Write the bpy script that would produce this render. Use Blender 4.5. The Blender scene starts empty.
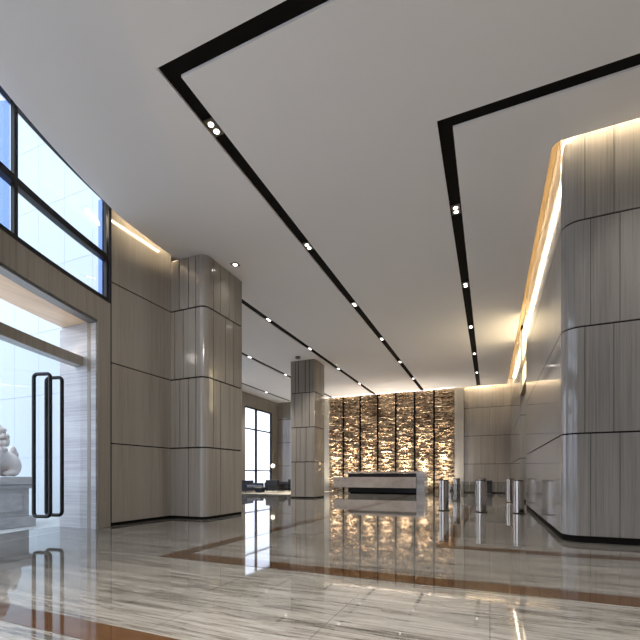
import bpy, bmesh, math, random
from mathutils import Vector, noise
from mathutils.geometry import delaunay_2d_cdt
random.seed(7)
PI = math.pi
C = bpy.context.scene.collection
H = 6.55                                    # ceiling height
AC, AR = (8.16, 9.54), 16.0                 # centre and radius of the curved entrance front

# ------------------------------------------------------------------ materials
def nodes(name):
    m = bpy.data.materials.new(name); m.use_nodes = True
    nt = m.node_tree
    return m, nt, nt.nodes['Principled BSDF']
def plain(name, col, rough=.5, metal=0.0, spec=.5, emit=None, es=0.0):
    m, nt, b = nodes(name)
    b.inputs['Base Color'].default_value = (*col, 1)
    b.inputs['Roughness'].default_value = rough
    b.inputs['Metallic'].default_value = metal
    b.inputs['Specular IOR Level'].default_value = spec
    if emit:
        b.inputs['Emission Color'].default_value = (*emit, 1)
        b.inputs['Emission Strength'].default_value = es
    return m
def ramp(nt, stops):
    r = nt.nodes.new('ShaderNodeValToRGB')
    e = r.color_ramp.elements
    while len(e) < len(stops): e.new(.5)
    for k, (p, c) in enumerate(stops):
        e[k].position = p; e[k].color = (*c, 1)
    return r
def mapped(nt, scale):
    g = nt.nodes.new('ShaderNodeNewGeometry')
    mp = nt.nodes.new('ShaderNodeMapping'); mp.inputs['Scale'].default_value = scale
    nt.links.new(g.outputs['Position'], mp.inputs['Vector'])
    return mp
def noise_node(nt, vec, scale=1.0, detail=4.0, rough=.6):
    n = nt.nodes.new('ShaderNodeTexNoise')
    n.inputs['Scale'].default_value = scale; n.inputs['Detail'].default_value = detail
    n.inputs['Roughness'].default_value = rough
    nt.links.new(vec.outputs[0], n.inputs['Vector'])
    return n
def mixc(nt, a, b, fac=None, mode='MIX', f=.5):
    m = nt.nodes.new('ShaderNodeMix'); m.data_type = 'RGBA'; m.blend_type = mode
    m.inputs[0].default_value = f
    if fac is not None: nt.links.new(fac, m.inputs[0])
    nt.links.new(a, m.inputs[6]); nt.links.new(b, m.inputs[7])
    return m.outputs[2]
def veined(name, stops, fine, broad, rough=.15, bump=0.0, spec=.5):
    """stone or veneer with streaks: fine and broad are the stretch scales"""
    m, nt, b = nodes(name)
    n1 = noise_node(nt, mapped(nt, fine), 1, 5, .65)
    n2 = noise_node(nt, mapped(nt, broad), 1, 3, .5)
    mx = nt.nodes.new('ShaderNodeMath'); mx.operation = 'MULTIPLY_ADD'
    mx.inputs[1].default_value = .62
    nt.links.new(n1.outputs['Fac'], mx.inputs[0])
    m2 = nt.nodes.new('ShaderNodeMath'); m2.operation = 'MULTIPLY'; m2.inputs[1].default_value = .38
    nt.links.new(n2.outputs['Fac'], m2.inputs[0]); nt.links.new(m2.outputs[0], mx.inputs[2])
    r = ramp(nt, stops); nt.links.new(mx.outputs[0], r.inputs['Fac'])
    nt.links.new(r.outputs['Color'], b.inputs['Base Color'])
    b.inputs['Roughness'].default_value = rough
    b.inputs['Specular IOR Level'].default_value = spec
    return m
def glass_mat(name, tint=(.97, .985, 1), refl=.9, rough=0.0, base=.03):
    m = bpy.data.materials.new(name); m.use_nodes = True
    nt = m.node_tree; nt.nodes.clear()
    out = nt.nodes.new('ShaderNodeOutputMaterial')
    tr = nt.nodes.new('ShaderNodeBsdfTransparent'); tr.inputs[0].default_value = (*tint, 1)
    gl = nt.nodes.new('ShaderNodeBsdfGlossy'); gl.inputs['Roughness'].default_value = rough
    gl.inputs[0].default_value = (refl, refl, refl, 1)
    lw_ = nt.nodes.new('ShaderNodeLayerWeight'); lw_.inputs['Blend'].default_value = .5
    pw_ = nt.nodes.new('ShaderNodeMath'); pw_.operation = 'POWER'; pw_.inputs[1].default_value = 4.5
    fr = nt.nodes.new('ShaderNodeMath'); fr.operation = 'MULTIPLY_ADD'; fr.inputs[1].default_value = .7; fr.inputs[2].default_value = base
    nt.links.new(lw_.outputs['Facing'], pw_.inputs[0]); nt.links.new(pw_.outputs[0], fr.inputs[0])
    mx = nt.nodes.new('ShaderNodeMixShader')
    nt.links.new(fr.outputs[0], mx.inputs[0]); nt.links.new(tr.outputs[0], mx.inputs[1]); nt.links.new(gl.outputs[0], mx.inputs[2])
    nt.links.new(mx.outputs[0], out.inputs[0])
    return m

M = {}
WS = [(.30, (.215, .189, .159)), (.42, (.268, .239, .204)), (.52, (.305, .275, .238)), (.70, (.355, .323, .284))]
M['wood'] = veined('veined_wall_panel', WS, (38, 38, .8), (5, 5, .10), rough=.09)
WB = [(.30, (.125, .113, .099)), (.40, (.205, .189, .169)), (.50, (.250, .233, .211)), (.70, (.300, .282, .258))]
M['wood_lit'] = veined('lit_tone_back_panel', [(.30, (.30, .255, .205)), (.42, (.37, .325, .265)), (.52, (.42, .37, .31)), (.70, (.48, .43, .37))], (38, 38, .8), (5, 5, .10), rough=.12)  # lighter copy of the wall panel, back wall brightness put into the colour
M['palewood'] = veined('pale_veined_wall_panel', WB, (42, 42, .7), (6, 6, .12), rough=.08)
M['sidestone'] = veined('grey_banded_stone', [(.3, (.22, .22, .23)), (.5, (.36, .36, .375)), (.68, (.47, .47, .485))], (.5, .5, 24), (.2, .2, 3), rough=.25)
M['soffit'] = veined('pale_timber_soffit', [(.3, (.46, .34, .25)), (.5, (.62, .48, .36)), (.7, (.72, .58, .45))], (18, 1.2, 18), (3, .5, 3), rough=.35)
M['black'] = plain('black_gap', (.006, .005, .005), .7, spec=.08)
M['track'] = plain('dark_bronze_track', (.009, .007, .006), .6, spec=.08)
M['frame'] = plain('black_bronze_frame', (.010, .009, .009), .35, spec=.3)
M['kick'] = plain('black_kick_plate', (.008, .007, .006), .8, spec=.05)
M['ceiling'] = plain('white_ceiling_paint', (.93, .90, .885), .9, spec=.1)
M['covetop'] = plain('tan_cove_paint', (.27, .19, .10), .8, spec=.1)
M['steel'] = plain('brushed_steel', (.48, .435, .375), .20, 1.0)
M['steeldark'] = plain('dark_bronze_cap', (.06, .045, .035), .3, .8)
M['trimgrey'] = plain('grey_metal_trim', (.16, .17, .19), .35, .6)
M['led'] = plain('warm_led_strip', (1, .8, .5), .5, emit=(1, .84, .60), es=40.0)
M['ledside'] = plain('warm_led_strip_dim', (1, .8, .5), .5, emit=(1, .84, .60), es=15.0)
M['ledweak'] = plain('warm_led_line', (1, .8, .5), .5, emit=(1, .80, .52), es=4.0)
M['lens'] = plain('lit_lamp_lens', (1, 1, 1), .4, emit=(1, .96, .92), es=3.0)
M['lamphouse'] = plain('brushed_lamp_housing', (.22, .19, .15), .35, .7)
M['glass'] = glass_mat('clear_glass')
M['glassdoor'] = glass_mat('door_glass', (.95, .97, .985), .85)
M['gate'] = glass_mat('gate_glass', (.84, .85, .84), .85, base=.10)
M['fin'] = glass_mat('blue_glass_fin', (.55, .66, .97), .9)
M['white'] = plain('pale_outer_cladding', (.44, .495, .53), .5)
M['lion'] = plain('white_carved_stone', (.70, .63, .60), .7)
M['plinth'] = veined('grey_plinth_stone', [(.3, (.30, .29, .29)), (.55, (.42, .41, .41)), (.75, (.5, .49, .49))], (4, 4, 9), (1, 1, 1), .6)
M['paving'] = veined('outdoor_paving', [(.3, (.42, .42, .42)), (.7, (.6, .6, .6))], (3, 9, 3), (.5, .5, .5), .6)
M['marble'] = veined('beige_marble', [(.30, (.12, .10, .09)), (.38, (.34, .295, .265)), (.55, (.42, .37, .335)), (.75, (.48, .43, .395))], (2.2, 2.2, 3.4), (.7, .7, 1.2), .12)
M['pilaster_lit'] = veined('uplit_tone_pilaster', [(.3, (.36, .32, .26)), (.5, (.45, .41, .34)), (.7, (.52, .48, .41))], (30, 30, .6), (4, 4, .1), .2)  # pale tones put the glow of the uplights into the pilaster colour
M['navy'] = plain('navy_upholstery', (.018, .021, .040), .75)
M['blackchair'] = plain('black_leather', (.010, .009, .009), .4)
M['bluecushion'] = plain('blue_grey_cushion', (.13, .16, .22), .8)
M['rug'] = plain('cream_rug', (.52, .46, .37), .95, spec=.1)
M['tabletop'] = plain('grey_table_stone', (.30, .30, .28), .2)
M['opal'] = plain('opal_globe', (1, .95, .85), .4, emit=(1, .86, .62), es=1.0)
M['opalpanel'] = plain('backlit_opal_panel', (1, .9, .7), .4, emit=(1, .83, .52), es=.95)
M['bronze'] = plain('antique_bronze', (.20, .13, .06), .35, .8)
M['inlay'] = veined('brown_marble_inlay', [(.3, (.018, .008, .004)), (.5, (.040, .019, .008)), (.7, (.062, .032, .015))], (5, 26, 5), (1, 2, 1), .05)
M['blackplastic'] = plain('black_bin_enamel', (.012, .012, .013), .35)

# polished floor: grain running across the hall, with fine slab joints
m, nt, b = nodes('grey_vein_marble_floor')
wv = noise_node(nt, mapped(nt, (.55, 1.6, 1)), 1, 2, .5)
def warped(scale, amt):
    sc_ = nt.nodes.new('ShaderNodeVectorMath'); sc_.operation = 'SCALE'; sc_.inputs['Scale'].default_value = amt
    ad_ = nt.nodes.new('ShaderNodeVectorMath'); ad_.operation = 'ADD'
    nt.links.new(wv.outputs['Color'], sc_.inputs[0]); nt.links.new(sc_.outputs[0], ad_.inputs[0])
    nt.links.new(mapped(nt, scale).outputs[0], ad_.inputs[1]); return ad_
n1 = noise_node(nt, warped((2.4, 42, 1), 4.5), 1, 8, .75)
n2 = noise_node(nt, warped((.5, 8.0, 1), 1.2), 1, 5, .6)
mu = nt.nodes.new('ShaderNodeMath'); mu.operation = 'MULTIPLY_ADD'; mu.inputs[1].default_value = .6
m2 = nt.nodes.new('ShaderNodeMath'); m2.operation = 'MULTIPLY'; m2.inputs[1].default_value = .4
nt.links.new(n1.outputs['Fac'], mu.inputs[0]); nt.links.new(n2.outputs['Fac'], m2.inputs[0]); nt.links.new(m2.outputs[0], mu.inputs[2])
r = ramp(nt, [(.36, (.022, .019, .016)), (.43, (.058, .052, .045)), (.48, (.110, .101, .088)), (.55, (.150, .141, .126)), (.70, (.205, .195, .177))])
nt.links.new(mu.outputs[0], r.inputs['Fac'])
bk = nt.nodes.new('ShaderNodeTexBrick')
bk.offset = 0; bk.inputs['Scale'].default_value = 1.0
bk.inputs['Brick Width'].default_value = 1.115; bk.inputs['Row Height'].default_value = 1.115
bk.inputs['Mortar Size'].default_value = .003; bk.inputs['Mortar Smooth'].default_value = .1
bk.inputs['Color1'].default_value = (1, 1, 1, 1); bk.inputs['Color2'].default_value = (.90, .90, .90, 1); bk.inputs['Mortar'].default_value = (.52, .5, .48, 1)
nt.links.new(mapped(nt, (1, 1, 0)).outputs[0], bk.inputs['Vector'])
nt.links.new(mixc(nt, r.outputs['Color'], bk.outputs['Color'], mode='MULTIPLY', f=1.0), b.inputs['Base Color'])
b.inputs['Roughness'].default_value = .035
b.inputs['IOR'].default_value = 1.52
M['floor'] = m

# split-face ledge stone
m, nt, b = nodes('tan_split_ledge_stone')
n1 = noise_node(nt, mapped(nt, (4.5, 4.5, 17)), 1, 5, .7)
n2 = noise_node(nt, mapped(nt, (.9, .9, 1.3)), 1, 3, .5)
r = ramp(nt, [(.38, (.055, .036, .022)), (.45, (.21, .145, .088)), (.52, (.45, .345, .235)), (.66, (.70, .61, .49))])  # dark end paints shaded crevices between the stones into the colour
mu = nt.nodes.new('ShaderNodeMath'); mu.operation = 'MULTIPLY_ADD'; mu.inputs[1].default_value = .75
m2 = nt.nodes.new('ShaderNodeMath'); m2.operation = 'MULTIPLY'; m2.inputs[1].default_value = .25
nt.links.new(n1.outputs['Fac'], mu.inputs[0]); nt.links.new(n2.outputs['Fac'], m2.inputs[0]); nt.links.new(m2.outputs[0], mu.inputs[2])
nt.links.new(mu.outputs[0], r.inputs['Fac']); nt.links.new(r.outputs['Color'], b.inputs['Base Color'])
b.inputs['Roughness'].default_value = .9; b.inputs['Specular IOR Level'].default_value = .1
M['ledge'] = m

# ------------------------------------------------------------------ mesh helpers
class MB:
    def __init__(s): s.bm = bmesh.new()
    def quad(s, *p): return s.bm.faces.new([s.bm.verts.new(q) for q in p])
    def prism(s, poly, z0, z1):
        lo = [s.bm.verts.new((x, y, z0)) for x, y in poly]; hi = [s.bm.verts.new((x, y, z1)) for x, y in poly]
        n = len(poly)
        s.bm.faces.new(lo[::-1]); s.bm.faces.new(hi)
        for i in range(n): s.bm.faces.new((lo[i], lo[(i+1) % n], hi[(i+1) % n], hi[i]))
        return s
    def box(s, x0, x1, y0, y1, z0, z1): return s.prism([(x0, y0), (x1, y0), (x1, y1), (x0, y1)], z0, z1)
    def cyl(s, c, r, z0, z1, n=40): return s.prism([(c[0]+r*math.cos(2*PI*i/n), c[1]+r*math.sin(2*PI*i/n)) for i in range(n)], z0, z1)
    def lathe(s, c, prof, n=40):
        rings = [[s.bm.verts.new((c[0]+r*math.cos(2*PI*i/n), c[1]+r*math.sin(2*PI*i/n), z)) for i in range(n)] for r, z in prof]
        for a, b in zip(rings, rings[1:]):
            for i in range(n): s.bm.faces.new((a[i], a[(i+1) % n], b[(i+1) % n], b[i]))
        s.bm.faces.new(rings[0][::-1]); s.bm.faces.new(rings[-1]); return s
    def tube(s, pts, r, n=12, closed=False):
        pts = [Vector(p) for p in pts]; k = len(pts); rings = []
        up = None
        for i, p in enumerate(pts):
            a = pts[(i-1) % k] if (closed or i) else p
            c = pts[(i+1) % k] if (closed or i < k-1) else p
            d = (c-a).normalized()
            if up is None: up = d.orthogonal().normalized()
            up = (up - d*up.dot(d)).normalized(); sd = d.cross(up)
            rings.append([s.bm.verts.new(p + r*(math.cos(2*PI*j/n)*up + math.sin(2*PI*j/n)*sd)) for j in range(n)])
        pr = list(zip(rings, rings[1:])) + ([(rings[-1], rings[0])] if closed else [])
        for a, b in pr:
            for j in range(n): s.bm.faces.new((a[j], a[(j+1) % n], b[(j+1) % n], b[j]))
        if not closed: s.bm.faces.new(rings[0][::-1]); s.bm.faces.new(rings[-1])
        return s
    def strip(s, path, s0, s1, z0, z1, t, sign):
        """solid band following path between arc lengths s0, s1; front on the path, thickness t behind it"""
        P = subpath(path, s0, s1, sign)
        F = [(p.x, p.y) for p, n in P]; B = [(p.x-n.x*t, p.y-n.y*t) for p, n in P]
        v = [[s.bm.verts.new((x, y, z)) for x, y in q] for q in (F, B) for z in (z0, z1)]
        f0, f1, b0, b1 = v
        for i in range(len(P)-1):
            s.bm.faces.new((f0[i], f0[i+1], f1[i+1], f1[i])); s.bm.faces.new((b0[i+1], b0[i], b1[i], b1[i+1]))
            s.bm.faces.new((f1[i], f1[i+1], b1[i+1], b1[i])); s.bm.faces.new((f0[i+1], f0[i], b0[i], b0[i+1]))
        s.bm.faces.new((f0[0], f1[0], b1[0], b0[0])); s.bm.faces.new((f0[-1], b0[-1], b1[-1], f1[-1]))
        return s
    def build(s, name, mat, parent=None, bevel=0, smooth=False, org=None, seg=2):
        bm = s.bm
        bmesh.ops.recalc_face_normals(bm, faces=bm.faces)
        off = Vector(org) if org else Vector((0, 0, 0))
        base = Vector((0, 0, 0)); q = parent
        while q is not None: base += q.location; q = q.parent
        bmesh.ops.translate(bm, vec=-(base+off), verts=bm.verts)
        me = bpy.data.meshes.new(name); bm.to_mesh(me); bm.free()
        me.materials.append(M[mat])
        o = bpy.data.objects.new(name, me); C.objects.link(o)
        o.location = off
        if parent is not None: o.parent = parent
        if bevel:
            b = o.modifiers.new('bevel', 'BEVEL'); b.width = bevel; b.segments = seg; b.limit_method = 'ANGLE'; b.angle_limit = math.radians(40)
        if smooth:
            for p in me.polygons: p.use_smooth = True
            try: me.set_sharp_from_angle(angle=math.radians(35))
            except Exception: pass
        return o
def plen(path): return sum((Vector(b)-Vector(a)).length for a, b in zip(path, path[1:]))
def subpath(path, s0, s1, sign):
    P = [Vector((x, y)) for x, y in path]; k = len(P)
    cum = [0.0]
    for a, b in zip(P, P[1:]): cum.append(cum[-1] + (b-a).length)
    def nrm(i):
        ds = []
        if i > 0: ds.append((P[i]-P[i-1]).normalized())
        if i < k-1: ds.append((P[i+1]-P[i]).normalized())
        d = sum(ds, Vector((0, 0))).normalized(); return Vector((d.y, -d.x))*sign
    def at(s):
        for i in range(k-1):
            if s <= cum[i+1]+1e-9:
                t = (s-cum[i])/(cum[i+1]-cum[i]); d = (P[i+1]-P[i]).normalized()
                n = (nrm(i)*(1-t)+nrm(i+1)*t).normalized()
                return P[i].lerp(P[i+1], t), n
        return P[-1], nrm(k-1)
    out = [at(s0)]
    for i in range(k):
        if s0+1e-4 < cum[i] < s1-1e-4: out.append((P[i], nrm(i)))
    out.append(at(s1)); return out
def arcpts(c, r, a0, a1, n=10): return [(c[0]+r*math.cos(a0+(a1-a0)*i/n), c[1]+r*math.sin(a0+(a1-a0)*i/n)) for i in range(n+1)]
def front(phi, R=AR):
    p = math.radians(phi); return (AC[0]-R*math.cos(p), AC[1]-R*math.sin(p))
def frontpath(R, p0, p1, step=.6):
    n = max(2, int(abs(p1-p0)/step)); return [front(p0+(p1-p0)*i/n, R) for i in range(n+1)]

def tag(o, label=None, cat=None, group=None, kind=None):
    if label: o['label'] = label
    if cat: o['category'] = cat
    if group: o['group'] = group
    if kind: o['kind'] = kind
    return o
def thing(name, loc, label, cat, group=None, kind=None):
    o = bpy.data.objects.new(name, None); C.objects.link(o); o.location = loc
    o.empty_display_size = .2
    return tag(o, label, cat, group, kind)
def copy_tree(o, parent=None):
    c = o.copy(); C.objects.link(c)
    if parent is not None: c.parent = parent
    for ch in list(o.children): copy_tree(ch, c)
    return c
def struct(o, label, cat): return tag(o, label, cat, kind='structure')

TIERS = [.07, 1.78, 3.52, 5.26, 6.98]
def clad(mb, path, sign, tiers, joints, s_end=None, vgap=.014, hgap=.026, t=.03, s_start=0.0):
    """panels over path; joints[k] are the joint positions of tier k"""
    L = plen(path) if s_end is None else s_end
    for k in range(len(tiers)-1):
        js = [s_start] + list(joints[k]) + [L]
        for a, b in zip(js, js[1:]):
            mb.strip(path, a+(vgap/2 if a > s_start else 0), b-(vgap/2 if b < L else 0), tiers[k]+(hgap/2 if k else 0), tiers[k+1]-hgap/2, t, sign)
    return mb
def inset(path, sign, t): return [(p.x-n.x*t, p.y-n.y*t) for p, n in subpath(path, 0, plen(path), sign)]

# ------------------------------------------------------------------ floor, inlays, ground
EA, EB = 12.4, 50.0                                   # the curved front runs between these bearings
arc_in = frontpath(AR, EA, EB, 1.0)
e_end = arc_in[-1]
room = [(-15.0, 26.7), (-15.0, 7.85), (-8.5, 7.85), (-8.5, 5.0)] + frontpath(17.3, 14.5, EB, 1.0) + [(e_end[0]+.0, -3.2), (9.2, -3.2), (9.2, 26.7)]
o = MB().prism(room, -.12, 0).build('floor', 'floor'); struct(o, 'polished grey marble floor with grain running across the hall', 'floor')
t0 = .003
o = MB().prism([(-4.11, 26.4), (-4.11, 4.09), (9.1, 4.09), (9.1, 4.40), (-3.86, 4.40), (-3.86, 26.4)], 0, t0).build('trim_1', 'inlay'); struct(o, 'brown marble inlay line turning a corner in the middle of the floor', 'floor inlay')
o = MB().prism([(-.76, 25.9), (-.76, 6.28), (1.35, 6.28), (9.1, 6.28), (9.1, 6.53), (-.50, 6.53), (-.50, 25.9)], 0, t0).build('trim_2', 'inlay'); struct(o, 'brown marble inlay line framing the floor around the turnstiles', 'floor inlay')
o = MB().box(-5.3, 9.1, 1.83, 2.08, 0, t0).build('trim_3', 'inlay'); struct(o, 'brown marble inlay line nearest the camera at lower left', 'floor inlay')
o = MB().box(-60, 40, -60, 60, -.3, -.125).build('ground', 'paving'); struct(o, 'pale paving outside the glass entrance', 'ground')

# ------------------------------------------------------------------ right block
r = .26; BX, BY = 1.12, 7.65
OPA, OPB = 15.1, 18.0                                  # passage opening in its long side
blk = [(9.0, BY)] + [(BX+r, BY)] + [(BX+r-r*math.sin(a), BY+r-r*math.cos(a)) for a in [i*PI/2/12 for i in range(1, 13)]] + [(BX, OPA)]
def fx(x): return 9.0-x
LS = 9.0-BX-r + r*PI/2
def sy(y): return LS + (y-BY-r)
xa = [1.42+.39*k for k in range(18)]; xb = [1.50+.39*k for k in range(18)]
ya = [8.9, 10.1, 11.3, 12.5, 13.7, 14.6]; yb = [8.5, 9.7, 10.9, 12.1, 13.3, 14.3]
ja = sorted([fx(x) for x in xa if x < 8.8]) + [sy(y) for y in ya]
jb = sorted([fx(x) for x in xb if x < 8.8]) + [sy(y) for y in yb]
wr = thing('wall_right', (BX, BY, 0), 'pale veined stone block with rounded corner at right of hall', 'wall', kind='structure')
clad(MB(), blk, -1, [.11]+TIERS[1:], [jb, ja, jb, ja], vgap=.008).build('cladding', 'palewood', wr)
MB().strip(inset(blk, -1, .031), 0, plen(blk)-.05, .0, 7.15, .25, -1).build('core', 'black', wr)
MB().strip(inset(blk, -1, .012), 0, plen(blk)-.02, 0.0, .105, .02, -1).build('kick_plate', 'kick', wr)
wr2 = thing('wall_right', (BX, OPB, 0), 'pale veined stone wall between the passage opening and the back', 'wall', kind='structure')
blk2 = [(3.2, OPB), (BX, OPB), (BX, 26.5)]
L2 = plen(blk2); L0 = 3.2-BX
clad(MB(), blk2, -1, [.11]+TIERS[1:], [[L0+2.1, L0+4.3, L0+6.5], [L0+1.2, L0+3.3, L0+5.5], [L0+2.1, L0+4.3, L0+6.5], [L0+1.2, L0+3.3, L0+5.5]], vgap=.008).build('cladding', 'palewood', wr2)
MB().strip(inset(blk2, -1, .031), 0.0, L2, 0, 7.15, .25, -1).build('core', 'black', wr2)
MB().strip(inset(blk2, -1, .012), 0, L2, 0, .105, .02, -1).build('kick_plate', 'kick', wr2)
# passage behind the opening, with a backlit transom over it
ps = thing('wall_passage', (2.6, 15.1, 0), 'pale side walls of the passage opening in the right wall', 'wall', kind='structure')
MB().box(BX+.03, 3.2, OPA-.25, OPA-.001, 0, 7.15).build('side_wall', 'palewood', ps)
MB().box(3.2, 3.4, OPA-.25, OPB+.25, 0, 7.15).build('end_wall', 'palewood', ps)
tr = thing('transom_light', (BX, 16.5, 4.3), 'backlit opal transom with bronze bars above the passage opening', 'transom light')
MB().box(BX+.10, BX+.14, OPA, OPB, 4.42, 6.95).build('opal_panel', 'opalpanel', tr)
MB().box(BX-.0, BX+.16, OPA, OPB, 4.30, 4.42).build('bottom_bar', 'bronze', tr)
MB().box(BX+.02, BX+.10, OPA, OPB, 5.32, 5.40).build('cross_bar', 'bronze', tr)

# ------------------------------------------------------------------ back wall
wb = thing('wall_back', (0, 26.5, 0), 'veined stone back wall to the right of the ledge stone', 'wall', kind='structure')
pb = [(-1.47, 26.5), (BX, 26.5)]
clad(MB(), pb, 1, TIERS, [[.55, 1.2, 1.9], [.95, 1.75], [.45, 1.45], [.8, 1.6, 2.2]], vgap=.008).build('cladding', 'wood_lit', wb)
MB().box(-2.1, BX+.3, 26.531, 26.8, 0, 7.15).build('core', 'black', wb)
MB().box(-1.5, BX, 26.505, 26.53, 0, .068).build('kick_plate', 'kick', wb)
o = MB().box(-2.05, -1.49, 26.34, 26.53, 0, 6.98).build('trim_4', 'pilaster_lit', bevel=.01); struct(o, 'plain veined pilaster right of the ledge stone wall', 'pilaster')
o = MB().box(-10.95, -10.50, 26.34, 26.6, 0, 6.98).build('trim_5', 'pilaster_lit', bevel=.01); struct(o, 'plain veined pilaster left of the ledge stone wall', 'pilaster')
wl = thing('wall_back', (-13, 26.5, 0), 'veined stone back wall of the lounge beyond the far column', 'wall', kind='structure')
pl = [(-14.9, 26.5), (-10.95, 26.5)]
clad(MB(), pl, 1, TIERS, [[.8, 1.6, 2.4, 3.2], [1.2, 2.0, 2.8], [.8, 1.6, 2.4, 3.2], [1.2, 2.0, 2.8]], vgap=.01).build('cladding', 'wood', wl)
MB().box(-15.0, -10.6, 26.531, 26.8, 0, 7.15).build('core', 'black', wl)

# ledge stone feature wall: seven panels of split stones between dark metal dividers
fw = thing('feature_wall', (-6.3, 26.5, 0), 'tall tan ledge stone wall in seven panels behind the reception desk', 'feature wall')
div = [-9.44, -8.21, -6.98, -5.75, -4.52, -3.29]
edges = [-10.50] + div + [-2.05]
for k in range(7):
    x0, x1 = edges[k]+(.046 if k else 0), edges[k+1]-(.046 if k < 6 else 0)
    mb = MB(); z = 0.0; rnd = random.Random(40+k)
    while z < 6.52:
        h = rnd.choice([.035, .05, .06, .075, .09]); h = min(h, 6.54-z); x = x0
        while x < x1-.001:
            w = rnd.uniform(.12, .5); xe = min(x+w, x1)
            if x1-xe < .06: xe = x1
            d = .03 + rnd.choice([.01, .03, .06, .10, .15]) + rnd.uniform(0, .02)
            dz0, dz1 = rnd.uniform(-.004, .014), rnd.uniform(-.004, .014)
            y = 26.47-d; s1, s2 = rnd.uniform(-.015, .015), rnd.uniform(-.015, .015)
            vs = [mb.bm.verts.new(q) for q in ((x, 26.5, z), (xe, 26.5, z), (xe, 26.5, z+h), (x, 26.5, z+h),
                  (x+.004, y+s1, z+.003), (xe-.004, y+s2, z+.003), (xe-.004, y+s2+dz1, z+h-.003), (x+.004, y+s1+dz0, z+h-.003))]
            for f in ((4, 5, 6, 7), (0, 1, 5, 4), (2, 3, 7, 6), (1, 2, 6, 5), (3, 0, 4, 7)): mb.bm.faces.new([vs[i] for i in f])
            x = xe
        z += h
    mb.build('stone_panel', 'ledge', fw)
for x in div: MB().box(x-.045, x+.045, 26.27, 26.5, 0, 6.54).build('divider', 'black', fw)
MB().box(-10.5, -2.05, 26.501, 26.62, 0, 6.54).build('backing', 'black', fw)
ords = ['first', 'second', 'third', 'fourth', 'fifth', 'sixth', 'seventh']
for k in range(7):
    xc = (edges[k]+edges[k+1])/2
    u = thing('floor_uplight', (xc, 25.65, 0), 'lit floor uplight below the %s ledge stone panel from the left' % ords[k], 'uplight', 'uplights along the foot of the ledge stone wall')
    MB().lathe((xc, 25.65), [(.085, 0.0), (.085, .012), (.07, .016)], 24).build('rim', 'steel', u)
    MB().cyl((xc, 25.65), .062, .0161, .019, 24).build('lens', 'ledweak', u)

# ------------------------------------------------------------------ left wall, columns
wlft = thing('wall_left', (-7.5, 7, 0), 'veined stone wall between the curved entrance and the near column', 'wall', kind='structure')
pw = [(-7.5, 7.88), (-7.5, 6.13)]
clad(MB(), pw, -1, TIERS, [[], [], [], []]).build('cladding', 'wood', wlft)
MB().box(-7.8, -7.531, 6.15, 7.86, 0, 7.15).build('core', 'black', wlft)
MB().box(-7.53, -7.512, 6.14, 7.87, 0, .068).build('kick_plate', 'kick', wlft)
o = MB().box(-7.56, -7.49, 6.115, 6.135, 0, 6.98).build('trim_6', 'black'); struct(o, 'black shadow gap between the entrance jamb and the left wall', 'wall joint')

def column(name, x0, x1, y0, y1, r, fronts, sides, label, hgap=.036, vgap=.024, ztop=None, rb=.06, tiers=None):
    t = thing(name, ((x0+x1)/2, (y0+y1)/2, 0), label, 'column', kind='structure')
    zt = ztop or H
    ym = (y0+y1)/2
    path = [(x0, ym)] + arcpts((x0+r, y0+r), r, PI, 1.5*PI, 8) + arcpts((x1-r, y0+r), r, 1.5*PI, 2*PI, 10) + arcpts((x1-rb, y1-rb), rb, 0, PI/2, 6) + arcpts((x0+rb, y1-rb), rb, PI/2, PI, 6) + [(x0, ym)]
    q = r*PI/2
    sf = lambda x: (ym-y0-r) + q + (x-x0-r)
    ss = lambda y: (ym-y0-r) + q + (x1-x0-2*r) + q + (y-y0-r)
    J = [[sf(x) for x in f] + [ss(y) for y in s] for f, s in zip(fronts, sides)]
    clad(MB(), path, 1, (tiers or TIERS[:4])+[zt+hgap/2-.012], J, vgap=vgap, hgap=hgap).build('cladding', 'wood', t, smooth=True)
    ip = inset(path, 1, .031)
    MB().prism(ip[:-1], 0, zt-.002).build('core', 'black', t)
    MB().prism(inset(path, 1, .012)[:-1], 0, .066).build('kick_plate', 'kick', t)
    return t
column('column_near', -7.97, -6.42, 7.88, 9.50, .17,
       [[-6.93], [-7.21, -6.93, -6.70], [-7.38, -7.10, -6.71], [-7.23, -6.93, -6.71]],
       [[8.50], [8.21, 8.50, 8.90], [8.21, 8.70, 9.06], [8.21, 8.49, 8.86, 9.13]],
       'large near column clad in narrow veined stone panels with a rounded corner')
column('column_far', -8.83, -7.55, 17.08, 18.30, .06,
       [[-8.55, -8.05], [-8.52, -8.31, -8.0], [-8.59, -8.21, -7.82], [-8.56, -8.39, -8.04, -7.82]],
       [[17.7], [17.4, 17.9], [17.7], [17.4, 17.9]],
       'slim far column clad in veined stone left of the reception desk', vgap=.03, hgap=.036, tiers=[.07, 1.72, 3.36, 5.0])

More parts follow.
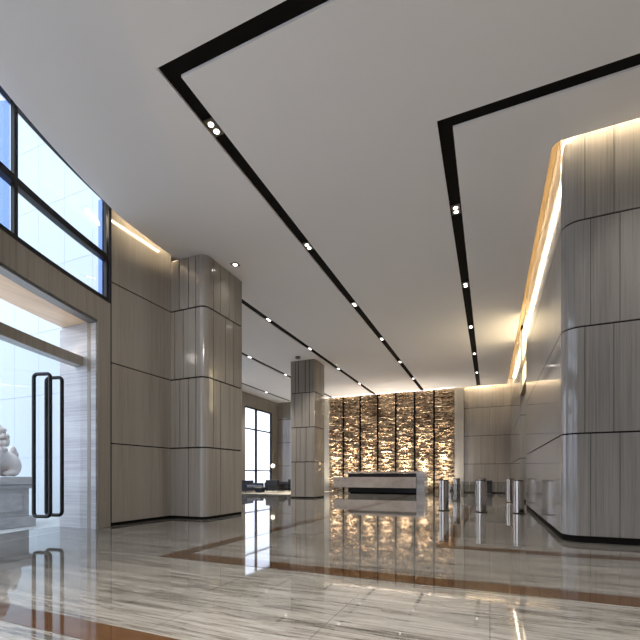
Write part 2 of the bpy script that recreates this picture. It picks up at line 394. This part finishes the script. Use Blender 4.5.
# ------------------------------------------------------------------ lounge window side
lw = thing('wall_lounge', (-14.8, 17, 0), 'veined stone piers and band around the tall lounge windows', 'wall', kind='structure')
bays = [(22.16, 25.7), (17.9, 21.5), (13.7, 17.2), (9.4, 12.9)]
for a, bb in ((25.7, 26.5), (21.5, 22.16), (17.2, 17.9), (12.9, 13.7), (7.9, 9.4)):
    MB().box(-15.0, -14.8, a, bb, 0, 7.15).build('pier', 'wood', lw)
for a, bb in bays: MB().box(-15.0, -14.8, a, bb, 5.66, 7.15).build('band', 'wood', lw)
for a, bb in bays: MB().box(-15.0, -14.8, a, bb, 0, .10).build('sill', 'wood', lw)
def lounge_window(n, a, bb):
    w = thing('window_%d' % n, (-14.9, (a+bb)/2, .1), 'tall lounge window with dark mullions, bay %d counted from the back wall' % (n-1), 'window', kind='structure')
    mid = a+(bb-a)*.42
    f = MB()
    for y0, y1 in ((a, a+.07), (mid-.05, mid+.05), (bb-.07, bb)): f.box(-14.98, -14.82, y0, y1, .1, 5.66)
    for z in (.1, 1.36, 4.17, 5.58): f.box(-14.97, -14.83, a+.07, mid-.05, z, z+.085).box(-14.97, -14.83, mid+.05, bb-.07, z, z+.085)
    f.build('frame', 'frame', w)
    zs = [.185, 1.36, 1.445, 4.17, 4.255, 5.58]
    for (y0, y1) in ((a+.07, mid-.05), (mid+.05, bb-.07)):
        for i in (0, 2, 4): MB().box(-14.905, -14.895, y0, y1, zs[i], zs[i+1]).build('pane', 'glass', w)
for k, (a, bb) in enumerate(bays): lounge_window(k+2, a, bb)
ex = thing('wall_exterior', (-11.5, 7.7, 0), 'white panelled outer wing with thin joints seen through the entrance glass', 'outer wall', kind='structure')
mb = MB(); zz = [-.12] + [1.62+1.87*k for k in range(8)]; xx = [-7.82-1.16*k for k in range(7)]
for x1, x0 in zip(xx, xx[1:]):
    for z0, z1 in zip(zz, zz[1:]): mb.box(x0+.004, x1-.004, 7.70, 7.73, z0+.004, z1-.004)
mb.build('cladding', 'white', ex)
MB().box(xx[-1], -7.82, 7.735, 7.88, -.12, zz[-1]).build('core', 'plinth', ex)

# ------------------------------------------------------------------ curved entrance front
OA, OB = 13.78, 31.0                                   # portal between these bearings
pz = 4.27
al = AR*PI/180
fp = frontpath(AR, EA+.05, EB)
def fs(phi): return (phi-EA-.05)*al
we = thing('wall_entrance', front(13.2)+(0,), 'curved veined stone band and jambs around the glass entrance', 'wall', kind='structure')
MB().strip(fp, 0, fs(EB), pz, 4.76, .25, -1).build('band', 'wood', we)
MB().strip(fp, 0, fs(OA), 0, pz-.001, .25, -1).build('jamb', 'wood', we)
MB().strip(fp, fs(OB), fs(OB)+.5, 0, pz-.001, .25, -1).build('jamb', 'wood', we)
MB().box(-8.5, -7.65, 5.73, 7.69, 0, 4.6).box(-8.5, -7.395, 5.69, 5.722, 0, 4.21).build('portal_side', 'sidestone', we)
so = frontpath(AR+.26, OA-.9, OB); 
MB().strip(so, 0, plen(so), pz+.0, pz+.09, .80, -1).build('soffit', 'soffit', we)
tf = frontpath(AR+.02, OA, OB)
MB().strip(tf, 0, plen(tf), pz-.05, pz-.002, .20, -1).strip(tf, 0, .018, 0, pz-.05, .03, -1).build('portal_trim', 'trimgrey', we)
# upper window
w1 = thing('window_1', front(13)+(4.76,), 'curved clerestory window with black frame above the entrance', 'window', kind='structure')
wp = frontpath(AR+.02, EA+.1, EB)
LW = plen(wp); aw = (AR+.02)*PI/180
f = MB(); f.strip(wp, 0, LW, 4.761, 4.86, .16, -1).strip(wp, 0, LW, 5.66, 5.785, .13, -1).strip(wp, 0, LW, 6.98, 7.1, .16, -1)
mul = [EA+.14, 20.55, 28.7, 36.85, 45.0]
for phi in mul:
    s = (phi-EA-.1)*aw
    for z0, z1 in ((4.86, 5.66), (5.785, 6.98)): f.strip(wp, s, s+.075, z0, z1, .06, -1)
f.build('frame', 'frame', w1)
gp = frontpath(AR+.10, EA+.1, EB)
ag = (AR+.10)*PI/180
ms = mul + [EB-.05]
for a, bb in zip(ms, ms[1:]):
    for z0, z1 in ((4.87, 5.65), (5.79, 6.97)):
        MB().strip(gp, (a-EA-.1)*ag+.085, (bb-EA-.1)*ag-.01, z0, z1, .012, -1).build('pane', 'glass', w1)
for phi in mul[:]:
    a = math.radians(phi+.1); d = Vector((-math.cos(a), -math.sin(a))); tt = Vector((math.sin(a), -math.cos(a)))
    p0 = Vector(front(phi+.12, AR+.125)); p1 = p0+d*(.30 if phi > 13 else .10)
    poly = [tuple(p0), tuple(p1), tuple(p1+tt*.03), tuple(p0+tt*.03)]
    MB().prism(poly, 4.9, 6.95).build('fin', 'fin', w1)
# glass entrance doors below a timber transom beam
d1 = thing('door_1', front(17, 16.45)+(0,), 'frameless glass entrance doors below a curved timber beam', 'door', kind='structure')
bp = frontpath(AR+.40, OA-.65, OB)
MB().strip(bp, 0, plen(bp), 3.36, 3.56, .22, -1).build('beam', 'wood', d1)
lp = frontpath(AR+.66, OA-1.5, OB)
MB().strip(lp, .3, plen(lp), 3.565, 3.59, .03, -1).build('light_strip', 'ledweak', d1)
dp = frontpath(AR+.47, OA-.7, OB, .3); ad = (AR+.47)*PI/180
def ds(phi): return max(0, (phi-OA+.7)*ad)
fan = frontpath(AR+.06, OA+.2, OB)
def door_leaf(p0, p1, hphi=None):
    lf = MB().strip(dp, ds(p0)+.004, ds(p1)-.004, .012, 3.355, .012, -1).build('door_leaf', 'glassdoor', d1)
    if hphi:
        a = math.radians(hphi); n = Vector((math.cos(a), math.sin(a), 0)); c = Vector((*front(hphi, AR+.476), 0))
        za, zb, w, cr = .335, 2.965, .165, .07
        pts = []
        for sx, sz, a0 in ((1, 1, 0), (-1, 1, PI/2), (-1, -1, PI), (1, -1, 1.5*PI)):
            for i in range(7):
                q = a0 + PI/2*i/6
                pts.append(c + n*(sx*(w-cr)+cr*math.cos(q)) + Vector((0, 0, (zb-cr if sz > 0 else za+cr)+cr*math.sin(q))))
        mb = MB().tube(pts, .034, 12, closed=True)
        hd = mb.build('handle', 'frame', lf, smooth=True); hd['label'] = 'tall black looped pull handle'
door_leaf(13.33, 14.9); door_leaf(14.9, 16.36, 15.86); door_leaf(16.36, 19.9, 16.86); door_leaf(19.9, 23.4); door_leaf(23.4, 27.0); door_leaf(27.0, 31.0)
# glazing to the floor farther along the front, behind the camera
w6 = thing('window_6', front(40)+(0,), 'tall curved glazing of the entrance front beyond the doors', 'window', kind='structure')
s0 = fs(OB)+.5; L = fs(EB)
f = MB().strip(fp, s0, L, 0, .1, .15, -1).strip(fp, s0, L, 2.9, 3.0, .15, -1).strip(fp, s0, L, 4.18, pz-.001, .15, -1)
k = 0; sp = (L-s0-.08)/3
for k in range(4):
    for z0, z1 in ((.1, 2.9), (3.0, 4.18)): f.strip(fp, s0+k*sp, s0+k*sp+.08, z0, z1, .15, -1)
f.build('frame', 'frame', w6)
for k in range(3):
    for z0, z1 in ((.1, 2.9), (3.0, 4.18)): MB().strip(frontpath(AR+.07, EA+.05, EB), s0*1.0044+k*sp+.085, s0*1.0044+(k+1)*sp-.02, z0, z1, .012, -1).build('pane', 'glass', w6)

# walls behind the camera and to the far right
o = MB().box(e_end[0]-.3, 9.4, -3.5, -3.2, 0, 7.15).build('wall_front', 'palewood'); struct(o, 'veined stone wall behind the camera', 'wall')
o = MB().prism([(e_end[0]-.05, e_end[1]-.02), (e_end[0]-.35, e_end[1]-.15), (e_end[0]-.35, -3.3), (e_end[0]-.05, -3.3)], 0, 7.15).build('wall_corner', 'wood'); struct(o, 'short return wall at the end of the curved front', 'wall')
o = MB().box(9.0, 9.3, -3.2, 7.9, 0, 7.15).build('wall_side', 'palewood'); struct(o, 'veined stone side wall at the far right outside the view', 'wall')

# ------------------------------------------------------------------ ceiling with recessed tracks
RC = AR-.28
lipx, lipy, lr = BX-.17, BY-.14, r+.15
edge = [(-14.8, 26.5), (-14.8, 7.95), (-7.30, 7.95), (-7.28, 7.7), (-7.22, 6.6), (-7.18, 6.10)] + [front(12.7+(EB-12.7)*i/50, RC) for i in range(1, 51)]
edge += [(e_end[0]+.3, -3.2), (9.0, -3.2), (9.0, lipy)] + [(BX+r-lr*math.sin(a), BY+r-lr*math.cos(a)) for a in [i*PI/2/12 for i in range(0, 13)]]
edge = edge[:-13] + [(lipx+.15-.15*math.sin(i*PI/24), lipy+.15-.15*math.cos(i*PI/24)) for i in range(0, 13)]
edge += [(lipx, 26.28), (-2.05, 26.28), (-2.05, 26.5)]
TW = .22
def L_track(x, y, xe): return [(x, 26.28), (x, y), (xe, y), (xe, y+TW), (x+TW, y+TW), (x+TW, 26.28)]
def I_track(x, y0, y1): return [(x, y1), (x, y0), (x+TW, y0), (x+TW, y1)]
tracks = [(L_track(-4.11, 4.06, 8.9), 'L-shaped black ceiling track running from the top centre to above the desk'),
          (L_track(-.755, 6.36, 8.9), 'L-shaped black ceiling track nearest the pale block on the right'),
          (I_track(-7.28, 9.6, 26.28), 'straight black ceiling track passing in front of the far column'),
          (I_track(-10.35, 9.6, 26.28), 'straight black ceiling track ending behind the far column, second from the lounge windows'),
          (I_track(-13.7, 9.6, 26.28), 'straight black ceiling track closest to the lounge windows')]
verts, edges2 = [], []
def loop(pts):
    b0 = len(verts); verts.extend(Vector(p) for p in pts)
    edges2.extend((b0+i, b0+(i+1) % len(pts)) for i in range(len(pts)))
loop(edge)
for t, _ in tracks: loop(t)
def inside(p, poly):
    c = False; j = len(poly)-1
    for i in range(len(poly)):
        if (poly[i][1] > p[1]) != (poly[j][1] > p[1]) and p[0] < (poly[j][0]-poly[i][0])*(p[1]-poly[i][1])/(poly[j][1]-poly[i][1])+poly[i][0]: c = not c
        j = i
    return c
vo, eo, fo, *_ = delaunay_2d_cdt(verts, edges2, [], 0, 1e-5)
mb = MB(); top = {}; bot = {}
TH = .05
keep = []
for fc in fo:
    cx = sum(vo[i].x for i in fc)/len(fc); cy = sum(vo[i].y for i in fc)/len(fc)
    if inside((cx, cy), edge) and not any(inside((cx, cy), t) for t, _ in tracks): keep.append(list(fc))
for fc in keep:
    for i in fc:
        if i not in bot: bot[i] = mb.bm.verts.new((vo[i].x, vo[i].y, H)); top[i] = mb.bm.verts.new((vo[i].x, vo[i].y, H+TH))
cnt = {}
for fc in keep:
    mb.bm.faces.new([bot[i] for i in fc]); mb.bm.faces.new([top[i] for i in fc][::-1])
    for a, bb in zip(fc, fc[1:]+fc[:1]): cnt.setdefault(frozenset((a, bb)), []).append((a, bb))
for e, l in cnt.items():
    if len(l) == 1: a, bb = l[0]; mb.bm.faces.new((bot[bb], bot[a], top[a], top[bb]))
o = mb.build('ceiling', 'ceiling'); struct(o, 'flat white painted ceiling with recessed black tracks', 'ceiling')
for poly, lab in tracks:
    o = MB().prism([(x, y) for x, y in poly], H+.035, H+TH+.02).build('ceiling_track', 'track'); tag(o, lab, 'ceiling track')
# closed void above the ceiling
roof = [(-15.2, 26.9), (-15.2, 7.9), (-7.85, 7.9)] + frontpath(AR+.35, EA-.3, EB, 1.0) + [(e_end[0]-.35, -3.6), (9.5, -3.6), (9.5, 26.9)]
o = MB().prism(roof, 7.152, 7.4).build('ceiling_upper', 'ceiling'); struct(o, 'upper slab above the suspended ceiling', 'ceiling')
o = MB().box(.30, BX-.002, 7.0, 26.49, 6.90, 6.95).box(BX-.002, 8.98, 7.0, BY-.002, 6.90, 6.95).build('trim_7', 'covetop'); struct(o, 'tan painted top of the light cove along the right block', 'cove')

def led(path, sign, label, mat='led'):
    t = thing('light_strip', (*path[0], 6.85), label, 'light strip')
    MB().strip(path, 0, plen(path), 6.84, 6.872, .03, sign).build('diffuser', mat, t)
    cap = [(p.x+n.x*.05, p.y+n.y*.05) for p, n in subpath(path, 0, plen(path), sign)]
    MB().strip(cap, 0, plen(path), 6.873, 6.89, .095, sign).build('profile', 'lamphouse', t)
    for q in (.1, plen(path)/2, plen(path)-.1):
        back = [(p.x-n.x*.031, p.y-n.y*.031) for p, n in subpath(path, max(0, q-.03), q+.03, sign)]
        MB().strip(back, 0, plen(back), H+TH+.001, 6.872, .012, sign).build('bracket', 'lamphouse', t)
ox = .19
led([(8.95, lipy-.02), (lipx+.15, lipy-.02)], 1, 'warm light strip hidden in the cove along the front of the pale right block')
lpth = [(lipx+.15-.17*math.sin(i*PI/24), lipy+.15-.17*math.cos(i*PI/24)) for i in range(1, 13)] + [(lipx-.02, 26.2)]
led(lpth, 1, 'warm light strip hidden in the cove along the side of the pale right block', 'ledside')
led([(-7.15, 7.82), (-7.13, 6.2)], 1, 'warm light strip hidden above the left wall beside the near column', 'ledside')
led([(-1.45, 26.26), (.85, 26.26)], -1, 'warm light strip hidden above the back wall beside the ledge stone')
o = MB().box(-7.49, -7.0, 6.2, 7.87, 6.90, 6.95).build('trim_8', 'covetop'); struct(o, 'tan painted top of the light cove over the left wall', 'cove')
o = MB().box(-1.48, BX-.83, 26.15, 26.49, 6.90, 6.95).build('trim_9', 'covetop'); struct(o, 'tan painted top of the light cove over the back wall', 'cove')

# ------------------------------------------------------------------ ceiling lamps
def spot(loc, energy, size=1.7, blend=1.0, col=(1, .955, .90), rot=(0, 0, 0), rad=.05):
    l = bpy.data.lights.new('lamp', 'SPOT'); l.energy = energy; l.spot_size = size; l.spot_blend = blend; l.color = col; l.shadow_soft_size = rad
    o = bpy.data.objects.new('lamp_light', l); o.location = loc; o.rotation_euler = rot; C.objects.link(o); return o
proto = thing('downlight', (0, 0, H), 'x', 'downlight')
MB().box(-.085, .085, -.15, .15, H+.012, H+.034).build('housing', 'lamphouse', proto)
for y in (-.068, .068): MB().cyl((0, y), .042, H+.006, H+.0119, 24).build('lens', 'lens', proto)
LY = [5.12, 8.66, 12.2, 15.72, 19.25, 22.85]
place = {1: ('the track above the desk', -4.0, LY), 2: ('the track nearest the right block', -.645, LY[1:]),
         3: ('the track passing the far column', -7.17, LY[2:]), 4: ('the track ending behind the far column', -10.24, LY[3:]), 5: ('the track closest to the lounge windows', -13.59, [22.85])}
DL = 480
first = True
for k, (nm, x, ys) in place.items():
    for i, y in enumerate(ys):
        o = proto if first else copy_tree(proto); first = False
        o.location = (x, y, H)
        o['label'] = 'twin recessed downlight, %s from the front in %s' % (ords[i], nm); o['group'] = 'twin downlights in the ceiling tracks'
        spot((x, y, H-.01), DL*(.5 if y < 6 else .4 if y < 10 else .5), 1.35 if y < 6 else 1.7)
for x in (2.4, 5.2, 8.0): spot((x, 6.47, H-.01), DL*.18)          # added fill spots without fittings, beyond the right edge of the view
for x in (-1.6, 1.8, 5.2, 8.0): spot((x, 4.17, H-.01), DL*.85, 1.35)  # more added fill spots out of view, no fittings
for x in (-2.4, .6, 3.6, 6.6): spot((x, .6, H-.01), DL*2.9, 1.25)  # added unseen fill row overhead near the camera
spot((-2.4, 1.0, H-.01), DL*.8, .9, rot=Vector((-4.6, 7.0, -3.6)).to_track_quat('-Z', 'Y').to_euler())   # added unseen fill spot aimed at the near column
sd = thing('downlight', (-6.07, 8.64, H), 'single square downlight in the white ceiling beside the near column', 'downlight')
MB().box(-6.17, -5.97, 8.54, 8.74, H-.006, H-.0005).build('housing', 'lamphouse', sd)
MB().cyl((-6.07, 8.64), .055, H-.010, H-.0061, 24).build('lens', 'lens', sd)
spot((-6.07, 8.64, H-.02), DL*.02)
spot((2.1, 16.5, 6.9), 160)                                         # added spot without a fitting, brightens the passage
dt = MB().lathe((-8.14, 16.5), [(.05, H-.10), (.11, H-.08), (.13, H-.03), (.10, H-.0005)], 28).build('ceiling_detector', 'lamphouse', org=(-8.14, 16.5, H)); tag(dt, 'small round detector on the ceiling above the far column', 'detector')

# ------------------------------------------------------------------ reception desk
dk = thing('reception_desk', (-5.9, 23.3, 0), 'long beige marble reception desk with floating front slab', 'reception desk')
MB().box(-8.15, -3.36, 22.95, 24.0, 1.20, 1.30).build('counter_top', 'marble', dk, bevel=.006)
sl = MB().box(-3.80, -3.36, 22.75, 24.0, 0, 1.1995).build('side_leg', 'sidestone', dk, bevel=.006); sl['label'] = 'pale grey stone end leg'
MB().box(-8.72, -3.805, 22.55, 23.0, .36, .98).build('front_slab', 'marble', dk, bevel=.006)
MB().box(-7.95, -3.81, 23.02, 23.9, .06, 1.19).build('body', 'frame', dk)
MB().box(-7.85, -3.81, 23.10, 23.85, 0, .06).build('plinth', 'kick', dk)

# ------------------------------------------------------------------ turnstiles
def leaf(mb, x, y, side):
    """glass wing from the post towards side, free lower corner rounded"""
    w, z0, z1, rr = .36, .17, .82, .20
    a = x+side*.135
    pts = [(a, z0), (a+side*(w-rr), z0)] + [(a+side*(w-rr+rr*math.sin(q)), z0+rr-rr*math.cos(q)) for q in [i*PI/16 for i in range(1, 9)]] + [(a+side*w, z1), (a, z1)]
    f0 = [mb.bm.verts.new((px, y-.006, pz_)) for px, pz_ in pts]; f1 = [mb.bm.verts.new((px, y+.006, pz_)) for px, pz_ in pts]
    mb.bm.faces.new(f0); mb.bm.faces.new(f1[::-1])
    for i in range(len(pts)): j = (i+1) % len(pts); mb.bm.faces.new((f0[j], f0[i], f1[i], f1[j]))
def post(x, y, label, leaves, sensor=0):
    t = thing('turnstile_post', (x, y, 0), label, 'turnstile', 'turnstile posts in front of the right wall')
    MB().cyl((x, y), .145, .03, .93, 48).build('post_body', 'steel', t, smooth=True)
    MB().lathe((x, y), [(.150, .9301), (.150, .955), (.14, .965)], 48).build('post_cap', 'steeldark', t, smooth=True)
    MB().lathe((x, y), [(.175, 0), (.175, .018), (.15, .0299)], 48).build('base_ring', 'steeldark', t, smooth=True)
    for s in leaves:
        mb = MB(); leaf(mb, x, y, s); mb.build('glass_wing', 'gate', t)
        MB().box(min(x+s*.12, x+s*.165), max(x+s*.12, x+s*.165), y-.02, y+.02, .24, .72).build('hinge_bar', 'steel', t)
    if sensor:
        a = sensor
        for z in (.90, .82): MB().tube([(x+math.cos(a)*.14, y+math.sin(a)*.14, z), (x+math.cos(a)*.153, y+math.sin(a)*.153, z)], .018, 14).build('sensor', 'blackplastic', t)
post(-1.31, 12.85, 'front row turnstile post standing on the left, before the ledge stone', [1])
post(-.25, 12.80, 'front row turnstile post in the middle, one glass wing on its left', [-1], -.5)
post(.75, 12.75, 'front row turnstile post nearest the pale right wall', [], PI+.6)
post(-1.30, 17.8, 'back row turnstile post on the left, partly behind the front left post', [1])
post(-.28, 17.8, 'back row turnstile post hidden behind the front middle post', [-1, 1])
post(.74, 17.8, 'back row turnstile post close to the passage opening', [-1])
bn = thing('waste_bin', (-.03, 26.1, 0), 'black square waste bin against the back wall behind the turnstiles', 'bin')
MB().box(-.18, .12, 25.95, 26.25, .02, .70).build('bin_body', 'blackplastic', bn, bevel=.012)
MB().box(-.19, .13, 25.94, 26.26, .7001, .77).build('bin_lid', 'blackplastic', bn, bevel=.012)
MB().box(-.16, .10, 25.97, 26.23, 0, .02).build('bin_base', 'steel', bn)

# ------------------------------------------------------------------ lounge
o = MB().box(-14.5, -9.6, 19.9, 24.8, 0, .02).build('rug', 'rug', org=(-12, 22.4, 0), bevel=.006); tag(o, 'cream lounge rug under the dark seats by the window', 'rug')
def seat(name, x0, x1, y0, y1, back, label, cat, mat='navy', bh=.74, cm='bluecushion', cushions=2, zb=.02):
    t = thing(name, ((x0+x1)/2, (y0+y1)/2, zb), label, cat)
    MB().box(x0, x1, y0, y1, zb+.12, zb+.30).build('seat_base', mat, t, bevel=.02)
    bw = .18
    bb = {'-x': (x0, x0+bw, y0, y1), '+y': (x0, x1, y1-bw, y1), '-y': (x0, x1, y0, y0+bw)}[back]
    MB().box(*bb, zb+.3005, zb+bh).build('backrest', mat, t, bevel=.04, seg=3)
    if back == '-x': inn = (x0+bw+.005, x1-.02, y0+.16, y1-.16); arms = [(x0+bw+.001, x1, y0, y0+.15), (x0+bw+.001, x1, y1-.15, y1)]
    elif back == '+y': inn = (x0+.16, x1-.16, y0+.02, y1-bw-.005); arms = [(x0, x0+.15, y0, y1-bw-.001), (x1-.15, x1, y0, y1-bw-.001)]
    else: inn = (x0+.16, x1-.16, y0+bw+.005, y1-.02); arms = [(x0, x0+.15, y0+bw+.001, y1), (x1-.15, x1, y0+bw+.001, y1)]
    for a in arms: MB().box(*a, zb+.3005, zb+.56).build('armrest', mat, t, bevel=.03, seg=3)
    n = cushions
    for k in range(n):
        if back == '-x':
            q = (inn[3]-inn[2])/n; c = (inn[0], inn[1], inn[2]+k*q+.004, inn[2]+(k+1)*q-.004)
        else:
            q = (inn[1]-inn[0])/n; c = (inn[0]+k*q+.004, inn[0]+(k+1)*q-.004, inn[2], inn[3])
        MB().box(*c, zb+.3005, zb+.44).build('seat_cushion', cm, t, bevel=.03, seg=3)
    for x in (x0+.06, x1-.06):
        for y in (y0+.06, y1-.06): MB().cyl((x, y), .022, zb, zb+.1195, 12).build('leg', 'steel', t)
    return t
seat('sofa', -14.45, -13.5, 20.3, 22.4, '-x', 'long dark navy sofa with its back to the lounge window', 'sofa', cushions=3)
seat('armchair', -12.75, -11.85, 21.3, 22.2, '-y', 'black armchair turned away in the middle of the lounge', 'armchair', 'blackchair', .78, cushions=1)
seat('armchair', -11.65, -10.75, 22.2, 23.1, '-y', 'black armchair at the right end of the lounge, partly behind the far column', 'armchair', 'blackchair', .82, cushions=1)
seat('bench_seat', -14.2, -12.6, 23.6, 24.5, '+y', 'low navy sofa along the far side of the lounge rug', 'sofa', bh=.62)
ct = thing('coffee_table', (-13.0, 21.2, .02), 'low grey block coffee table beside the black armchair', 'table')
MB().box(-13.3, -12.82, 20.9, 21.5, .30, .36).build('table_top', 'tabletop', ct, bevel=.008)
MB().box(-13.25, -12.87, 20.95, 21.45, .02, .2995).build('table_base', 'navy', ct)
LX, LYY, LZ = -12.68, 23.2, 1.9
al_ = thing('arc_lamp', (LX, LYY, .02), 'slender arc floor lamp with a glowing round shade near the lounge window', 'floor lamp')
MB().lathe((LX, LYY), [(.17, .02), (.17, .05), (.03, .06)], 32).build('lamp_base', 'bronze', al_)
ap = [(LX, LYY, .06), (LX, LYY, LZ)] + [(LX-.31+.31*math.cos(q), LYY, LZ+.66*math.sin(q)) for q in [i*PI/16 for i in range(1, 16)]] + [(LX-.62, LYY, 1.86)]
MB().tube(ap, .016, 8).build('arm', 'bronze', al_, smooth=True)
MB().lathe((LX-.62, LYY), [(.02, 1.58), (.08, 1.595), (.125, 1.65), (.135, 1.71), (.115, 1.78), (.06, 1.83), (.02, 1.845)], 28).build('lamp_shade', 'opal', al_, smooth=True)

# ------------------------------------------------------------------ outside: plinth and lion
PX0, PX1, PY0, PY1 = -11.85, -10.04, 4.45, 6.15
pt = thing('statue_plinth', ((PX0+PX1)/2, (PY0+PY1)/2, -.12), 'grey stone plinth under the lion outside the glass doors', 'plinth')
MB().box(PX0, PX1, PY0, PY1, -.12, .12).build('plinth_base', 'plinth', pt, bevel=.015)
MB().box(PX0+.1, PX1-.1, PY0+.1, PY1-.1, .1201, .78).build('plinth_body', 'plinth', pt, bevel=.01)
MB().box(PX0+.3, PX1-.3, PY0+.075, PY0+.0995, .25, .68).build('carved_panel', 'plinth', pt, bevel=.008)
MB().box(PX1-.0995, PX1-.08, PY0+.25, PY1-.25, .25, .68).build('carved_panel', 'plinth', pt, bevel=.008)
MB().box(PX0+.05, PX1-.05, PY0+.05, PY1-.05, .7801, .88).build('plinth_moulding', 'plinth', pt, bevel=.02)
MB().box(PX0, PX1, PY0, PY1, .8801, 1.06).build('plinth_top', 'plinth', pt, bevel=.015)
def lion():
    bm = bmesh.new()
    def blob(c, r, rot=0.0):
        g = bmesh.ops.create_icosphere(bm, subdivisions=3, radius=1.0)
        for v in g['verts']:
            x, y, z = v.co.x*r[0], v.co.y*r[1], v.co.z*r[2]
            x, z = x*math.cos(rot)-z*math.sin(rot), x*math.sin(rot)+z*math.cos(rot)
            v.co = Vector((c[0]+x, c[1]+y, c[2]+z))
    # local: lion faces +X, base at z = 0
    blob((-.42, 0, .30), (.36, .27, .31)); blob((-.10, 0, .40), (.42, .25, .28), .35); blob((.16, 0, .52), (.26, .25, .34))
    for s in (-1, 1):
        blob((-.40, s*.20, .24), (.27, .12, .25)); blob((-.22, s*.25, .07), (.24, .085, .075)); blob((-.02, s*.25, .06), (.08, .08, .06))
        blob((.27, s*.15, .30), (.10, .09, .31)); blob((.33, s*.15, .07), (.13, .095, .07))
        for q in (-.05, 0, .05): blob((.43, s*.15+q, .055), (.05, .028, .05))
        blob((.17, s*.19, 1.10), (.05, .035, .06))
    blob((.24, 0, .92), (.20, .19, .20)); blob((.42, 0, .86), (.11, .11, .09)); blob((.42, 0, .77), (.09, .09, .04)); blob((.50, 0, .90), (.03, .045, .03))
    for s in (-1, 1): blob((.40, s*.085, .97), (.045, .04, .035)); blob((.37, s*.08, 1.01), (.06, .05, .025))
    rn = random.Random(3)
    for lvl, (cx, cz, rr) in enumerate(((.10, 1.04, .22), (.06, .90, .26), (.08, .74, .27), (.12, .60, .25), (-.04, .80, .22))):
        for i in range(14):
            a = 2*PI*i/14+lvl*.2
            x = cx+rr*.75*math.cos(a); y = rr*1.0*math.sin(a)
            if x > .30 and abs(y) < .13 and cz > .7: continue
            blob((x, y, cz+rn.uniform(-.02, .02)), (.062, .062, .062))
    tp = [(-.74, .0, .18), (-.82, .02, .34), (-.80, .04, .52), (-.72, .03, .62)]
    for i, p in enumerate(tp): blob(p, (.08+.012*i, .075, .09+.01*i))
    me = bpy.data.meshes.new('lion_statue'); bm.to_mesh(me); bm.free(); me.materials.append(M['lion'])
    o = bpy.data.objects.new('lion_statue', me); C.objects.link(o)
    md = o.modifiers.new('remesh', 'REMESH'); md.mode = 'VOXEL'; md.voxel_size = .018; md.use_smooth_shade = True
    sm = o.modifiers.new('smooth', 'SMOOTH'); sm.factor = .5; sm.iterations = 2
    o.location = (-10.60, 5.56, 1.075); o.scale = (1.02, 1.02, 1.02); o.rotation_euler = (0, 0, -.95)
    return tag(o, 'white carved stone lion seated on the grey plinth outside the doors', 'statue')
lion()

# ------------------------------------------------------------------ light
w = bpy.data.worlds.new('sky'); bpy.context.scene.world = w; w.use_nodes = True
nt = w.node_tree; nt.nodes.clear()
out = nt.nodes.new('ShaderNodeOutputWorld'); bg = nt.nodes.new('ShaderNodeBackground')
tc = nt.nodes.new('ShaderNodeTexCoord'); sx = nt.nodes.new('ShaderNodeSeparateXYZ')
nt.links.new(tc.outputs['Generated'], sx.inputs[0])
r = ramp(nt, [(.0, (.74, .77, .98)), (.15, (.78, .84, 1.0)), (.6, (.80, .90, 1.0))])
nt.links.new(sx.outputs['Z'], r.inputs['Fac']); nt.links.new(r.outputs['Color'], bg.inputs['Color'])
bg.inputs['Strength'].default_value = .95
nt.links.new(bg.outputs[0], out.inputs[0])
# uplights on the ledge stone
for k in range(7):
    xc = (edges[k]+edges[k+1])/2
    spot((xc, 25.62, .03), 95, 2.0, 1.0, (1, .91, .77), rot=(PI-.34, 0, 0), rad=.04)
    spot((xc, 25.65, .03), 520, .50, .9, (1, .87, .70), rot=(PI-.34, 0, 0), rad=.04)
    spot((xc, 25.65, .03), 1900, .34, .8, (1, .85, .67), rot=(PI-.19, 0, 0), rad=.04)
# daylight portals in the windows
def portal(loc, rot, sx_, sy_):
    l = bpy.data.lights.new('daylight_portal', 'AREA'); l.shape = 'RECTANGLE'; l.size = sx_; l.size_y = sy_; l.cycles.is_portal = True
    o = bpy.data.objects.new('daylight_portal', l); o.location = loc; o.rotation_euler = rot; C.objects.link(o)
for a, bb in bays: portal((-14.79, (a+bb)/2, 2.9), (0, -PI/2, 0), 5.4, bb-a)
for phi, z, hh, ww in ((16.6, 5.9, 2.1, 2.4), (24.5, 5.9, 2.1, 2.4), (32.8, 5.9, 2.1, 2.4), (41, 5.9, 2.1, 2.4), (47.5, 5.9, 2.1, 1.6), (18, 2.1, 4.2, 2.4), (26.5, 2.1, 4.2, 2.4), (36, 2.1, 4.2, 2.0), (44, 2.1, 4.2, 3.0)):
    x, y = front(phi, AR-.12)
    portal((x, y, z), (0, -PI/2, math.radians(phi)), hh, ww)

# ------------------------------------------------------------------ camera
cam = bpy.data.cameras.new('camera'); co = bpy.data.objects.new('camera', cam); C.objects.link(co)
cam.sensor_width = 36; cam.lens = 36*398.8/640; cam.shift_y = 155/640; cam.clip_start = .05; cam.clip_end = 200
co.location = (0, 0, 1.1); co.rotation_euler = (PI/2, 0, math.radians(23.08))
sc = bpy.context.scene; sc.camera = co
sc.view_settings.view_transform = 'Standard'; sc.view_settings.look = 'None'
sc.view_settings.gamma = 1; sc.view_settings.use_curve_mapping = False; sc.view_settings.exposure = 1.75
